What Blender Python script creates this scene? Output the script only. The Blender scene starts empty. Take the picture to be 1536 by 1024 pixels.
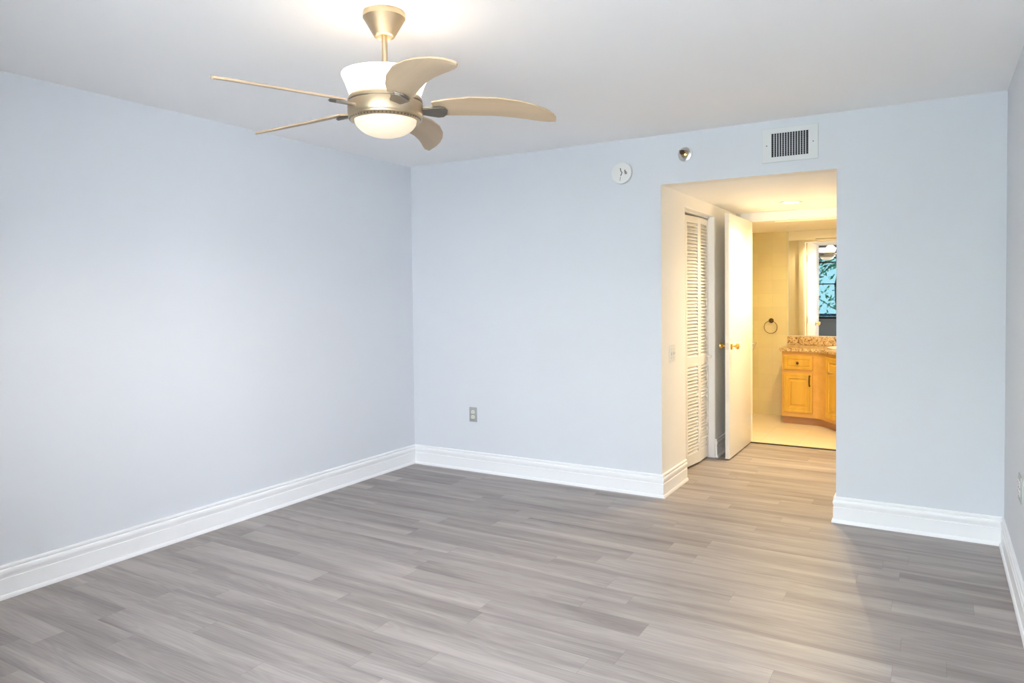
import bpy, bmesh, math, random
from math import sin, cos, pi, radians
from mathutils import Vector, Matrix

random.seed(7)
scene = bpy.context.scene
C = scene.collection

# ------------------------------------------------------------------ camera
cam_data = bpy.data.cameras.new('camera')
cam = bpy.data.objects.new('camera', cam_data)
C.objects.link(cam)
cam_data.sensor_width = 36.0
cam_data.sensor_fit = 'HORIZONTAL'
cam_data.lens = 1067.385 / 1536 * 36.0
cam_data.shift_y = -39.28 / 1536
cam_data.clip_start = 0.02
yaw, pitch, roll = 0.537986, -0.0279502, -0.0106168
fw = Vector((-sin(yaw) * cos(pitch), cos(yaw) * cos(pitch), sin(pitch)))
r0 = Vector((cos(yaw), sin(yaw), 0)); u0 = r0.cross(fw)
rt = cos(roll) * r0 + sin(roll) * u0
up = -sin(roll) * r0 + cos(roll) * u0
M = Matrix((rt, up, -fw)).transposed().to_4x4()
M.translation = Vector((3.7124, -4.6254, 1.3794))
cam.matrix_world = M
scene.camera = cam

# ------------------------------------------------------------------ exposure
vs = scene.view_settings
vs.view_transform = 'Standard'; vs.look = 'None'; vs.gamma = 1.0; vs.use_curve_mapping = False
vs.exposure = 1.11
try:
    scene.cycles.max_bounces = 14
    scene.cycles.diffuse_bounces = 8
    scene.cycles.glossy_bounces = 5
    scene.cycles.sample_clamp_indirect = 8
except Exception:
    pass

# ------------------------------------------------------------------ sky light
world = bpy.data.worlds.new('sky'); scene.world = world
world.use_nodes = True
wn = world.node_tree.nodes; wl = world.node_tree.links
bg = wn['Background']
tc = wn.new('ShaderNodeTexCoord'); sp = wn.new('ShaderNodeSeparateXYZ')
rp = wn.new('ShaderNodeValToRGB')
rp.color_ramp.elements[0].position = 0.0; rp.color_ramp.elements[0].color = (0.92, 0.96, 1.0, 1)
rp.color_ramp.elements[1].position = 1.0; rp.color_ramp.elements[1].color = (0.62, 0.78, 1.0, 1)
wl.new(tc.outputs['Generated'], sp.inputs[0]); wl.new(sp.outputs['Z'], rp.inputs[0])
wl.new(rp.outputs[0], bg.inputs['Color'])
bg.inputs['Strength'].default_value = 17.0

WIN = (0.95, 3.92, 0.78, 2.20)          # window opening in the wall behind the camera
YW = -5.2
pd = bpy.data.lights.new('window_portal', 'AREA')
pd.shape = 'RECTANGLE'; pd.size = WIN[1] - WIN[0]; pd.size_y = WIN[3] - WIN[2]
pd.cycles.is_portal = True
po = bpy.data.objects.new('window_portal', pd); C.objects.link(po)
po.location = ((WIN[0] + WIN[1]) / 2, YW - 0.16, (WIN[2] + WIN[3]) / 2)
po.rotation_euler = (radians(90), 0, 0)   # light's -Z looks along +Y, into the room

sun_d = bpy.data.lights.new('bounce_sun', 'SUN'); sun_d.energy = 88.0; sun_d.color = (1.0, 0.95, 0.88); sun_d.angle = 0.0093
bounce_sun = bpy.data.objects.new('bounce_sun', sun_d); C.objects.link(bounce_sun)
bounce_sun.rotation_euler = Vector((0.25, 1.0, -2.4)).to_track_quat('-Z', 'Y').to_euler()   # added: steep through the window, bounces off the floor behind to brighten the ceiling

WARM = (1.0, 0.765, 0.465)
HALLW = 16.5
BATHW = 6.4
FANUP = 0.4
FANDN = 6.0

# ------------------------------------------------------------------ materials
def mat(name, col, rough=0.5, metal=0.0, spec=0.5, noise=None, bump=None, emit=None):
    m = bpy.data.materials.new(name); m.use_nodes = True
    nt = m.node_tree; b = nt.nodes['Principled BSDF']
    b.inputs['Base Color'].default_value = (*col, 1)
    b.inputs['Roughness'].default_value = rough
    b.inputs['Metallic'].default_value = metal
    b.inputs['Specular IOR Level'].default_value = spec
    if noise:
        sc, amt = noise
        t = nt.nodes.new('ShaderNodeTexCoord'); n = nt.nodes.new('ShaderNodeTexNoise')
        n.inputs['Scale'].default_value = sc; n.inputs['Detail'].default_value = 4
        nt.links.new(t.outputs['Object'], n.inputs['Vector'])
        mx = nt.nodes.new('ShaderNodeMix'); mx.data_type = 'RGBA'
        mx.inputs[6].default_value = (*[c * (1 - amt) for c in col], 1)
        mx.inputs[7].default_value = (*[min(1, c * (1 + amt)) for c in col], 1)
        nt.links.new(n.outputs['Fac'], mx.inputs[0]); nt.links.new(mx.outputs[2], b.inputs['Base Color'])
    if bump:
        sc, st = bump
        t = nt.nodes.new('ShaderNodeTexCoord'); n = nt.nodes.new('ShaderNodeTexNoise')
        n.inputs['Scale'].default_value = sc; n.inputs['Detail'].default_value = 3
        nt.links.new(t.outputs['Object'], n.inputs['Vector'])
        bp = nt.nodes.new('ShaderNodeBump'); bp.inputs['Strength'].default_value = st
        bp.inputs['Distance'].default_value = 0.002
        nt.links.new(n.outputs['Fac'], bp.inputs['Height']); nt.links.new(bp.outputs[0], b.inputs['Normal'])
    if emit:
        b.inputs['Emission Color'].default_value = (*emit[0], 1)
        b.inputs['Emission Strength'].default_value = emit[1]
    return m

BLUE = mat('pale_blue_paint', (0.668, 0.692, 0.728), 0.75, spec=0.25, noise=(2.0, 0.012), bump=(220, 0.08))
CEIL = mat('ceiling_paint', (0.91, 0.905, 0.90), 0.85, spec=0.2, noise=(3.0, 0.01), bump=(150, 0.1))
CREAM = mat('hall_paint', (0.86, 0.845, 0.81), 0.7, spec=0.25, noise=(2.0, 0.012), bump=(220, 0.08))
TRIM = mat('gloss_white_trim', (0.86, 0.865, 0.87), 0.35, spec=0.45, noise=(6, 0.01))
DOORW = mat('white_door_paint', (0.78, 0.765, 0.73), 0.38, spec=0.45, noise=(5, 0.01))
BRASS = mat('polished_brass', (0.83, 0.56, 0.17), 0.2, 1.0, noise=(30, 0.05))
CHROME = mat('brushed_steel', (0.62, 0.61, 0.60), 0.3, 1.0, noise=(40, 0.06))
GOLD = mat('champagne_metal', (0.58, 0.46, 0.31), 0.42, 1.0, noise=(60, 0.04))
BRACK = mat('dark_pewter', (0.26, 0.235, 0.20), 0.4, 0.9, noise=(40, 0.1))
DARK = mat('dark_gap', (0.02, 0.02, 0.02), 0.8, noise=(20, 0.2))
BRONZE = mat('bronze_window_frame', (0.035, 0.03, 0.028), 0.45, 0.6, noise=(20, 0.1))
RING = mat('oil_rubbed_bronze', (0.12, 0.07, 0.04), 0.35, 0.8, noise=(40, 0.15))
PLATE = mat('white_plastic', (0.74, 0.74, 0.715), 0.4, noise=(20, 0.02))
GREYP = mat('grey_steel_plate', (0.42, 0.43, 0.42), 0.45, 0.35, noise=(60, 0.06))
IVORY = mat('ivory_plastic', (0.72, 0.71, 0.62), 0.45, noise=(30, 0.03))
INK = mat('dark_print', (0.03, 0.03, 0.03), 0.6, noise=(30, 0.1))
PORC = mat('white_porcelain', (0.88, 0.88, 0.86), 0.12, noise=(4, 0.01))
VENTW = mat('white_enamel_metal', (0.70, 0.71, 0.705), 0.45, noise=(10, 0.02))
WINWALL = mat('backlit_wall_shade', (0.23, 0.24, 0.23), 0.8, spec=0.2, noise=(2, 0.03))  # backlit shade of the window wall put into its grey

def wood(name, a, bcol, rough, axis='Z', scale=1.0):
    m = bpy.data.materials.new(name); m.use_nodes = True
    nt = m.node_tree; b = nt.nodes['Principled BSDF']
    t = nt.nodes.new('ShaderNodeTexCoord'); mp = nt.nodes.new('ShaderNodeMapping')
    s = {'X': (1.5, 22, 22), 'Y': (22, 1.5, 22), 'Z': (22, 22, 1.5)}[axis]
    mp.inputs['Scale'].default_value = [v * scale for v in s]
    n = nt.nodes.new('ShaderNodeTexNoise'); n.inputs['Scale'].default_value = 1.0
    n.inputs['Detail'].default_value = 6; n.inputs['Distortion'].default_value = 0.6
    r = nt.nodes.new('ShaderNodeValToRGB')
    r.color_ramp.elements[0].position = 0.3; r.color_ramp.elements[0].color = (*a, 1)
    r.color_ramp.elements[1].position = 0.7; r.color_ramp.elements[1].color = (*bcol, 1)
    nt.links.new(t.outputs['Object'], mp.inputs[0]); nt.links.new(mp.outputs[0], n.inputs['Vector'])
    nt.links.new(n.outputs['Fac'], r.inputs[0]); nt.links.new(r.outputs[0], b.inputs['Base Color'])
    b.inputs['Roughness'].default_value = rough
    return m
BLADE = wood('light_maple_blade', (0.46, 0.34, 0.215), (0.54, 0.41, 0.27), 0.45, 'X', 0.8)
OAK = wood('honey_maple', (0.56, 0.32, 0.04), (0.66, 0.39, 0.06), 0.32, 'Z', 0.8)
OAKH = wood('honey_maple_side_grain', (0.60, 0.33, 0.08), (0.67, 0.39, 0.105), 0.35, 'X', 0.8)
TOE = wood('toe_kick_wood', (0.36, 0.18, 0.08), (0.46, 0.24, 0.11), 0.5, 'X', 0.8)

def granite():
    m = bpy.data.materials.new('tan_granite'); m.use_nodes = True
    nt = m.node_tree; b = nt.nodes['Principled BSDF']
    t = nt.nodes.new('ShaderNodeTexCoord')
    v = nt.nodes.new('ShaderNodeTexVoronoi'); v.inputs['Scale'].default_value = 95
    n = nt.nodes.new('ShaderNodeTexNoise'); n.inputs['Scale'].default_value = 38; n.inputs['Detail'].default_value = 6
    nt.links.new(t.outputs['Object'], v.inputs['Vector']); nt.links.new(t.outputs['Object'], n.inputs['Vector'])
    mx = nt.nodes.new('ShaderNodeMix'); mx.data_type = 'FLOAT'; mx.inputs[0].default_value = 0.6
    sx = nt.nodes.new('ShaderNodeSeparateColor'); nt.links.new(v.outputs['Color'], sx.inputs[0])
    nt.links.new(sx.outputs[0], mx.inputs[2]); nt.links.new(n.outputs['Fac'], mx.inputs[3])
    r = nt.nodes.new('ShaderNodeValToRGB'); cr = r.color_ramp
    cr.elements[0].position = 0.22; cr.elements[0].color = (0.10, 0.05, 0.03, 1)
    cr.elements[1].position = 0.8; cr.elements[1].color = (0.74, 0.57, 0.34, 1)
    e = cr.elements.new(0.40); e.color = (0.44, 0.28, 0.12, 1)
    e = cr.elements.new(0.52); e.color = (0.64, 0.46, 0.24, 1)
    nt.links.new(mx.outputs[0], r.inputs[0]); nt.links.new(r.outputs[0], b.inputs['Base Color'])
    b.inputs['Roughness'].default_value = 0.15
    return m
GRANITE = granite()

def tile(name, col, grout, size, plane, vary=0.05, rough=0.3, gap=0.012):
    """square tiles from the Brick texture, in metres, on plane 'XZ', 'YZ' or 'XY'"""
    m = bpy.data.materials.new(name); m.use_nodes = True
    nt = m.node_tree; b = nt.nodes['Principled BSDF']
    t = nt.nodes.new('ShaderNodeTexCoord'); s = nt.nodes.new('ShaderNodeSeparateXYZ'); c = nt.nodes.new('ShaderNodeCombineXYZ')
    nt.links.new(t.outputs['Object'], s.inputs[0])
    a, d = {'XZ': ('X', 'Z'), 'YZ': ('Y', 'Z'), 'XY': ('X', 'Y')}[plane]
    nt.links.new(s.outputs[a], c.inputs[0]); nt.links.new(s.outputs[d], c.inputs[1])
    br = nt.nodes.new('ShaderNodeTexBrick'); br.offset = 0.0; br.squash = 1.0
    br.inputs['Scale'].default_value = 1.0
    br.inputs['Brick Width'].default_value = size; br.inputs['Row Height'].default_value = size
    br.inputs['Mortar Size'].default_value = size * gap; br.inputs['Mortar Smooth'].default_value = 0.3
    br.inputs['Color1'].default_value = (*[x * (1 - vary) for x in col], 1)
    br.inputs['Color2'].default_value = (*[min(1, x * (1 + vary)) for x in col], 1)
    br.inputs['Mortar'].default_value = (*grout, 1)
    nt.links.new(c.outputs[0], br.inputs['Vector'])
    n = nt.nodes.new('ShaderNodeTexNoise'); n.inputs['Scale'].default_value = 5; n.inputs['Detail'].default_value = 5
    nt.links.new(t.outputs['Object'], n.inputs['Vector'])
    mx = nt.nodes.new('ShaderNodeMix'); mx.data_type = 'RGBA'; mx.blend_type = 'OVERLAY'; mx.inputs[0].default_value = 0.12
    nt.links.new(br.outputs['Color'], mx.inputs[6]); nt.links.new(n.outputs['Color'], mx.inputs[7])
    nt.links.new(mx.outputs[2], b.inputs['Base Color'])
    b.inputs['Roughness'].default_value = rough
    return m
TILEW = tile('warm_beige_wall_tile', (0.72, 0.635, 0.36), (0.68, 0.58, 0.31), 0.152, 'XZ', 0.035)
TILEY = tile('warm_beige_wall_tile_side', (0.72, 0.635, 0.36), (0.68, 0.58, 0.31), 0.152, 'YZ', 0.035)
TILEF = tile('cream_floor_tile', (0.78, 0.70, 0.54), (0.73, 0.65, 0.49), 0.33, 'XY', 0.03, 0.25)

def floor_mat(name, k):
    m = bpy.data.materials.new(name); m.use_nodes = True
    nt = m.node_tree; L = nt.links; N = nt.nodes; b = N['Principled BSDF']
    at = N.new('ShaderNodeAttribute'); at.attribute_name = 'plank'
    uv = N.new('ShaderNodeUVMap'); uv.uv_map = 'grain'
    s = N.new('ShaderNodeSeparateColor'); L.new(at.outputs['Color'], s.inputs[0])
    def noise(sx, sy, detail, dist=0.0, rough=0.5):
        mp = N.new('ShaderNodeMapping'); mp.inputs['Scale'].default_value = (sx, sy, 1)
        L.new(uv.outputs[0], mp.inputs[0])
        n = N.new('ShaderNodeTexNoise'); n.inputs['Scale'].default_value = 1
        n.inputs['Detail'].default_value = detail; n.inputs['Distortion'].default_value = dist
        n.inputs['Roughness'].default_value = rough
        L.new(mp.outputs[0], n.inputs['Vector']); return n.outputs['Fac']
    def mth(op, a, c):
        q = N.new('ShaderNodeMath'); q.operation = op
        for i, v in enumerate((a, c)):
            if isinstance(v, (int, float)): q.inputs[i].default_value = v
            else: L.new(v, q.inputs[i])
        return q.outputs[0]
    broad = noise(0.75, 9, 3, 0.7, 0.45)       # wide light and dark streaks
    fine = noise(3.5, 120, 5, 0.3, 0.65)      # fine grain
    cath = noise(0.9, 9, 2, 0.2)              # cathedral rings
    w = mth('SINE', mth('MULTIPLY', cath, 95), 0)
    v = mth('ADD', mth('MULTIPLY', mth('SUBTRACT', broad, 0.5), 1.25), mth('MULTIPLY', mth('SUBTRACT', fine, 0.5), 0.55))
    v = mth('ADD', v, mth('MULTIPLY', w, 0.045))
    v = mth('ADD', v, mth('MULTIPLY', mth('SUBTRACT', s.outputs[0], 0.5), 0.14))
    v = mth('ADD', v, 0.5)
    r = N.new('ShaderNodeValToRGB'); cr = r.color_ramp
    cr.elements[0].position = 0.05; cr.elements[0].color = (0.165 * k, 0.143 * k, 0.134 * k, 1)
    cr.elements[1].position = 0.95; cr.elements[1].color = (0.475 * k, 0.43 * k, 0.405 * k, 1)
    e = cr.elements.new(0.5); e.color = (0.315 * k, 0.28 * k, 0.263 * k, 1)
    L.new(v, r.inputs[0]); L.new(r.outputs[0], b.inputs['Base Color'])
    ro = mth('ADD', 0.36, mth('MULTIPLY', fine, 0.16)); L.new(ro, b.inputs['Roughness'])
    b.inputs['Specular IOR Level'].default_value = 0.45
    bp = N.new('ShaderNodeBump'); bp.inputs['Strength'].default_value = 0.12; bp.inputs['Distance'].default_value = 0.001
    L.new(fine, bp.inputs['Height']); L.new(bp.outputs[0], b.inputs['Normal'])
    return m
PLANK = floor_mat('grey_oak_plank', 1.0)
SEAM = floor_mat('plank_seam', 0.78)

# ------------------------------------------------------------------ mesh helpers
def bm_box(bm, x0, x1, y0, y1, z0, z1, mi=0, bev=0.0):
    vs_ = [bm.verts.new((x, y, z)) for z in (z0, z1) for y in (y0, y1) for x in (x0, x1)]
    fs = [bm.faces.new([vs_[i] for i in f]) for f in
          ((0, 2, 3, 1), (4, 5, 7, 6), (0, 1, 5, 4), (2, 6, 7, 3), (0, 4, 6, 2), (1, 3, 7, 5))]
    for f in fs: f.material_index = mi
    if bev > 0:
        es = list({e for f in fs for e in f.edges})
        rr = bmesh.ops.bevel(bm, geom=es, offset=bev, segments=2, affect='EDGES', profile=0.6)
        for f in rr['faces']: f.material_index = mi
    return fs

def lathe(bm, prof, seg=48, mtx=None, mi=0, a0=0.0):
    """prof: (radius, z) list turned round z; radius 0 closes the end"""
    rings = []
    for r, z in prof:
        if r < 1e-6: rings.append([bm.verts.new((0, 0, z))])
        else: rings.append([bm.verts.new((r * cos(a0 + 2 * pi * i / seg), r * sin(a0 + 2 * pi * i / seg), z)) for i in range(seg)])
    nf = []
    for A, B in zip(rings, rings[1:]):
        for i in range(seg):
            j = (i + 1) % seg
            if len(A) == 1 and len(B) == 1: continue
            if len(A) == 1: f = [A[0], B[i], B[j]]
            elif len(B) == 1: f = [A[i], A[j], B[0]]
            else: f = [A[i], A[j], B[j], B[i]]
            nf.append(bm.faces.new(f)); nf[-1].material_index = mi
    if mtx is not None:
        bmesh.ops.transform(bm, matrix=mtx, verts=[v for R in rings for v in R])
    return nf

def tube(bm, pts, rad, seg=10, closed=False, mi=0):
    pts = [Vector(p) for p in pts]; n = len(pts); rings = []
    prev = None
    for i, p in enumerate(pts):
        if closed: d = (pts[(i + 1) % n] - pts[i - 1])
        else: d = pts[min(i + 1, n - 1)] - pts[max(i - 1, 0)]
        d.normalize()
        if prev is None:
            a = Vector((0, 0, 1)) if abs(d.z) < 0.9 else Vector((1, 0, 0))
            u = d.cross(a).normalized()
        else: u = (prev - prev.dot(d) * d).normalized()
        prev = u; w = d.cross(u)
        rr = rad[i] if isinstance(rad, (list, tuple)) else rad
        rings.append([bm.verts.new(p + rr * (cos(2 * pi * k / seg) * u + sin(2 * pi * k / seg) * w)) for k in range(seg)])
    rng = range(n) if closed else range(n - 1)
    for i in rng:
        A, B = rings[i], rings[(i + 1) % n]
        for k in range(seg):
            f = bm.faces.new((A[k], A[(k + 1) % seg], B[(k + 1) % seg], B[k])); f.material_index = mi
    if not closed:
        bm.faces.new(rings[0][::-1]).material_index = mi; bm.faces.new(rings[-1]).material_index = mi

def prism(bm, poly, z0, z1, mi=0, bev=0.0):
    a = [bm.verts.new((x, y, z0)) for x, y in poly]; b = [bm.verts.new((x, y, z1)) for x, y in poly]
    n = len(poly); fs = [bm.faces.new(a[::-1]), bm.faces.new(b)]
    for i in range(n): fs.append(bm.faces.new((a[i], a[(i + 1) % n], b[(i + 1) % n], b[i])))
    for f in fs: f.material_index = mi
    if bev > 0:
        es = [e for e in fs[1].edges] + [e for e in fs[0].edges]
        rr = bmesh.ops.bevel(bm, geom=es, offset=bev, segments=2, affect='EDGES')
        for f in rr['faces']: f.material_index = mi
    return fs

def smooth_mesh(me, ang=35):
    me.polygons.foreach_set('use_smooth', [True] * len(me.polygons))
    try: me.set_sharp_from_angle(angle=radians(ang))
    except Exception: pass

def obj(name, bm, mats, parent=None, smooth=True, loc=None, rot=None, fixn=True):
    if fixn: bmesh.ops.recalc_face_normals(bm, faces=bm.faces)
    me = bpy.data.meshes.new(name); bm.to_mesh(me); bm.free()
    for m in (mats if isinstance(mats, (list, tuple)) else [mats]): me.materials.append(m)
    if smooth: smooth_mesh(me)
    o = bpy.data.objects.new(name, me); C.objects.link(o)
    if parent is not None: o.parent = parent
    if loc is not None: o.location = loc
    if rot is not None: o.rotation_euler = rot
    return o

def struct(o, label=None):
    o['kind'] = 'structure'
    if label: o['label'] = label
    return o

def tag(o, label, cat, group=None):
    o['label'] = label; o['category'] = cat
    if group: o['group'] = group
    return o

def thing(name, label, cat, loc=(0, 0, 0), rotz=0.0, group=None):
    o = bpy.data.objects.new(name, None); o.empty_display_size = 0.05
    C.objects.link(o); o.location = loc; o.rotation_euler = (0, 0, rotz)
    return tag(o, label, cat, group)

def copy_thing(root, loc, rotz=0.0):
    r = root.copy(); C.objects.link(r); r.location = loc; r.rotation_euler = (0, 0, rotz)
    for ch in list(root.children):
        c = ch.copy(); C.objects.link(c); c.parent = r
        for g in ch.children:
            d = g.copy(); C.objects.link(d); d.parent = c
    return r

# ------------------------------------------------------------------ room sizes
W = 4.032; H = 2.44; XL = 2.123; XR = 3.201; ZO = 2.109
YE = 2.095; YE2 = 2.195          # hall end wall with the bathroom doorway
DX0, DX1, DZ = 2.232, 3.04, 2.04  # doorway
YB = 3.74; ZB = 2.055            # bathroom far wall and ceiling
BX0, BX1 = 1.0, 3.40
CY0, CY1, CZ = 0.52, 1.35, 2.026 # closet opening in the hall's left wall

# ------------------------------------------------------------------ floor planks
def build_floor():
    bm = bmesh.new(); uvl = bm.loops.layers.uv.new('grain'); cl = bm.loops.layers.float_color.new('plank')
    PW = 0.1255; Y0 = -1.94
    regions = [(0, W, YW, 0.0), (1.45, XR, 0.0, YE + 0.005)]
    known = {}
    def row_of(y): return math.floor((y - Y0) / PW)
    for x, y in ((2.687, -1.87), (2.02, -2.11), (2.38, -1.56), (2.36, -1.72), (2.065, -2.55), (1.37, -2.24), (1.53, -2.86),
                 (2.0, -1.40), (3.565, -0.75), (3.55, -1.07), (2.686, -2.11)):
        known.setdefault(row_of(y), []).append(x)
    for k in range(row_of(YW) - 1, row_of(YE) + 2):
        ya, yb = Y0 + k * PW, Y0 + (k + 1) * PW
        j = sorted(known.get(k, []))
        if not j: j = [random.uniform(0.2, 1.4)]
        while j[0] > -0.1: j.insert(0, j[0] - random.choice((1.22, 1.22, 0.92)))
        while j[-1] < W + 0.1: j.append(j[-1] + random.choice((1.22, 1.22, 0.92)))
        for xa, xb in zip(j, j[1:]):
            tone = random.random(); ou, ov = random.uniform(0, 60), random.uniform(0, 60)
            for rx0, rx1, ry0, ry1 in regions:
                x0, x1, y0, y1 = max(xa, rx0), min(xb, rx1), max(ya, ry0), min(yb, ry1)
                if x1 - x0 < 1e-4 or y1 - y0 < 1e-4: continue
                g = 0.0011
                ix0, ix1, iy0, iy1 = min(x0 + g, x1), max(x1 - g, x0), min(y0 + g, y1), max(y1 - g, y0)
                if ix1 <= ix0 or iy1 <= iy0: continue
                O = [bm.verts.new(p) for p in ((x0, y0, 0), (x1, y0, 0), (x1, y1, 0), (x0, y1, 0))]
                I = [bm.verts.new(p) for p in ((ix0, iy0, 0), (ix1, iy0, 0), (ix1, iy1, 0), (ix0, iy1, 0))]
                fs = [(bm.faces.new(I), 0)]
                for q in range(4): fs.append((bm.faces.new((O[q], O[(q + 1) % 4], I[(q + 1) % 4], I[q])), 1))
                for f, mi in fs:
                    f.material_index = mi
                    for l in f.loops:
                        l[uvl].uv = (l.vert.co.x - xa + ou, l.vert.co.y - ya + ov)
                        l[cl] = (tone, 0, 0, 1)
    # a slab under the planks gives the floor its thickness
    return struct(obj('floor', bm, [PLANK, SEAM], smooth=False, fixn=False), 'grey oak plank floor of the bedroom and hall')
build_floor()
bm = bmesh.new(); bm_box(bm, -0.12, W + 0.12, YW - 0.12, YE2, -0.12, -0.004)
struct(obj('floor_slab', bm, CEIL, smooth=False))
bm = bmesh.new(); bm_box(bm, BX0, BX1, YE + 0.006, YB, -0.12, 0.002)
struct(obj('floor_bathroom', bm, TILEF, smooth=False), 'cream tiled bathroom floor')

# ------------------------------------------------------------------ walls
T = 0.12
bm = bmesh.new(); bm_box(bm, -T, 0, YW - T, T, 0, H); struct(obj('wall_left', bm, BLUE, smooth=False))
bm = bmesh.new(); bm_box(bm, W, W + T, YW - T, T, 0, H); struct(obj('wall_right', bm, BLUE, smooth=False))
bm = bmesh.new()
bm_box(bm, 0, XL, 0, T, 0, H); bm_box(bm, XR, W, 0, T, 0, H); bm_box(bm, XL, XR, 0, T, ZO, H)
bmesh.ops.recalc_face_normals(bm, faces=bm.faces)
for f in bm.faces:
    c = f.calc_center_median()
    if (abs(f.normal.x) > 0.9 and XL - 0.01 < c.x < XR + 0.01 and c.z < ZO) or (f.normal.z < -0.9 and abs(c.z - ZO) < 0.01) or f.normal.y > 0.9:
        f.material_index = 1
struct(obj('wall_back', bm, [BLUE, CREAM], smooth=False))
# wall behind the camera, with the window
bm = bmesh.new()
bm_box(bm, 0, WIN[0], YW - T, YW, 0, H); bm_box(bm, WIN[1], W, YW - T, YW, 0, H)
bm_box(bm, WIN[0], WIN[1], YW - T, YW, 0, WIN[2]); bm_box(bm, WIN[0], WIN[1], YW - T, YW, WIN[3], H)
struct(obj('wall_front', bm, WINWALL, smooth=False))
bm = bmesh.new(); bm_box(bm, -T, W + T, YW - T, T, H, H + T); struct(obj('ceiling', bm, CEIL, smooth=False))
# hall shell
bm = bmesh.new()
bm_box(bm, XL - T, XL, T, CY0, 0, ZO); bm_box(bm, XL - T, XL, CY0, CY1, CZ, ZO); bm_box(bm, XL - T, XL, CY1, YE, 0, ZO)
struct(obj('wall_hall_left', bm, CREAM, smooth=False))
bm = bmesh.new(); bm_box(bm, XR, XR + T, T, YE, 0, ZO); struct(obj('wall_hall_right', bm, CREAM, smooth=False))
bm = bmesh.new()
bm_box(bm, XL - T, DX0, YE, YE2, 0, ZO); bm_box(bm, DX1, XR + T, YE, YE2, 0, ZO); bm_box(bm, DX0, DX1, YE, YE2, DZ, ZO)
struct(obj('wall_hall_end', bm, CREAM, smooth=False))
bm = bmesh.new(); bm_box(bm, 1.33, XR + T, T, YE2, ZO, ZO + 0.1); struct(obj('ceiling_hall', bm, CEIL, smooth=False))
bm = bmesh.new(); bm_box(bm, 1.33, 1.45, T, YE2, 0, ZO); bm_box(bm, 1.45, XL - T, T, T + 0.1, 0, ZO); bm_box(bm, 1.45, XL - T, YE - 0.05, YE, 0, ZO)
struct(obj('wall_closet', bm, CREAM, smooth=False))
# bathroom shell
bm = bmesh.new(); bm_box(bm, BX0, BX1, YB, YB + T, 0, ZB); struct(obj('wall_bathroom_back', bm, TILEW, smooth=False))
bm = bmesh.new(); bm_box(bm, BX0 - T, BX0, YE, YB + T, 0, ZB); struct(obj('wall_bathroom_left', bm, TILEY, smooth=False))
bm = bmesh.new(); bm_box(bm, BX1, BX1 + T, YE2, YB + T, 0, ZB); struct(obj('wall_bathroom_right', bm, TILEY, smooth=False))
bm = bmesh.new(); bm_box(bm, BX0, XL - T, YE2 - 0.09, YE2, 0, ZB); bm_box(bm, XR + T, BX1, YE2 - 0.09, YE2, 0, ZB)
struct(obj('wall_bathroom_front', bm, CREAM, smooth=False))
bm = bmesh.new(); bm_box(bm, BX0 - T, BX1 + T, YE2, YB + T, ZB, ZB + 0.1); struct(obj('ceiling_bathroom', bm, CEIL, smooth=False))

# ------------------------------------------------------------------ baseboards
PROF = [(0, .156), (.008, .156), (.012, .152), (.013, .146), (.012, .141), (.009, .138), (.0095, .136), (.015, .132), (.017, .126),
        (.0165, .117), (.014, .108), (.0115, .100), (.011, .095), (.0145, .092), (.0145, .020), (.018, .019), (.022, .014), (.0235, .006), (.0235, 0), (0, 0)]
def baseboard(name, A, B, nrm, ma, mb, label=None):
    """A,B: ends on the wall line; nrm into the room; ma/mb: 1 inner mitre, -1 outer mitre, 0 square"""
    A, B, n = Vector(A), Vector(B), Vector(nrm); d = (B - A).normalized()
    bm = bmesh.new(); ra, rb = [], []
    for dep, z in PROF:
        pa = A + n * dep + d * (dep * ma); pb = B + n * dep - d * (dep * mb)
        ra.append(bm.verts.new((pa.x, pa.y, z))); rb.append(bm.verts.new((pb.x, pb.y, z)))
    k = len(PROF)
    for i in range(k): bm.faces.new((ra[i], ra[(i + 1) % k], rb[(i + 1) % k], rb[i]))
    bm.faces.new(ra); bm.faces.new(rb[::-1])
    o = struct(obj(name, bm, TRIM), label)
    return o
baseboard('baseboard_left', (0, YW), (0, 0), (1, 0), 1, 1, 'white moulded baseboard along the left wall')
baseboard('baseboard_back', (0, 0), (XL, 0), (0, -1), 1, -1, 'white moulded baseboard left of the hall opening')
baseboard('baseboard_hall_left', (XL, 0), (XL, CY0), (1, 0), -1, 0, 'white moulded baseboard between bedroom corner and louvered closet door')
baseboard('baseboard_hall_left_far', (XL, CY1), (XL, YE), (1, 0), 0, 1, 'white baseboard behind the open door')
baseboard('baseboard_back_right', (XR, 0), (W, 0), (0, -1), -1, 1, 'white moulded baseboard right of the hall opening')
baseboard('baseboard_hall_right', (XR, 0), (XR, YE), (-1, 0), -1, 1)
baseboard('baseboard_right', (W, YW), (W, 0), (-1, 0), 1, 1, 'white moulded baseboard along the right wall')
baseboard('baseboard_front', (0, YW), (W, YW), (0, 1), 1, 1)

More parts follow.
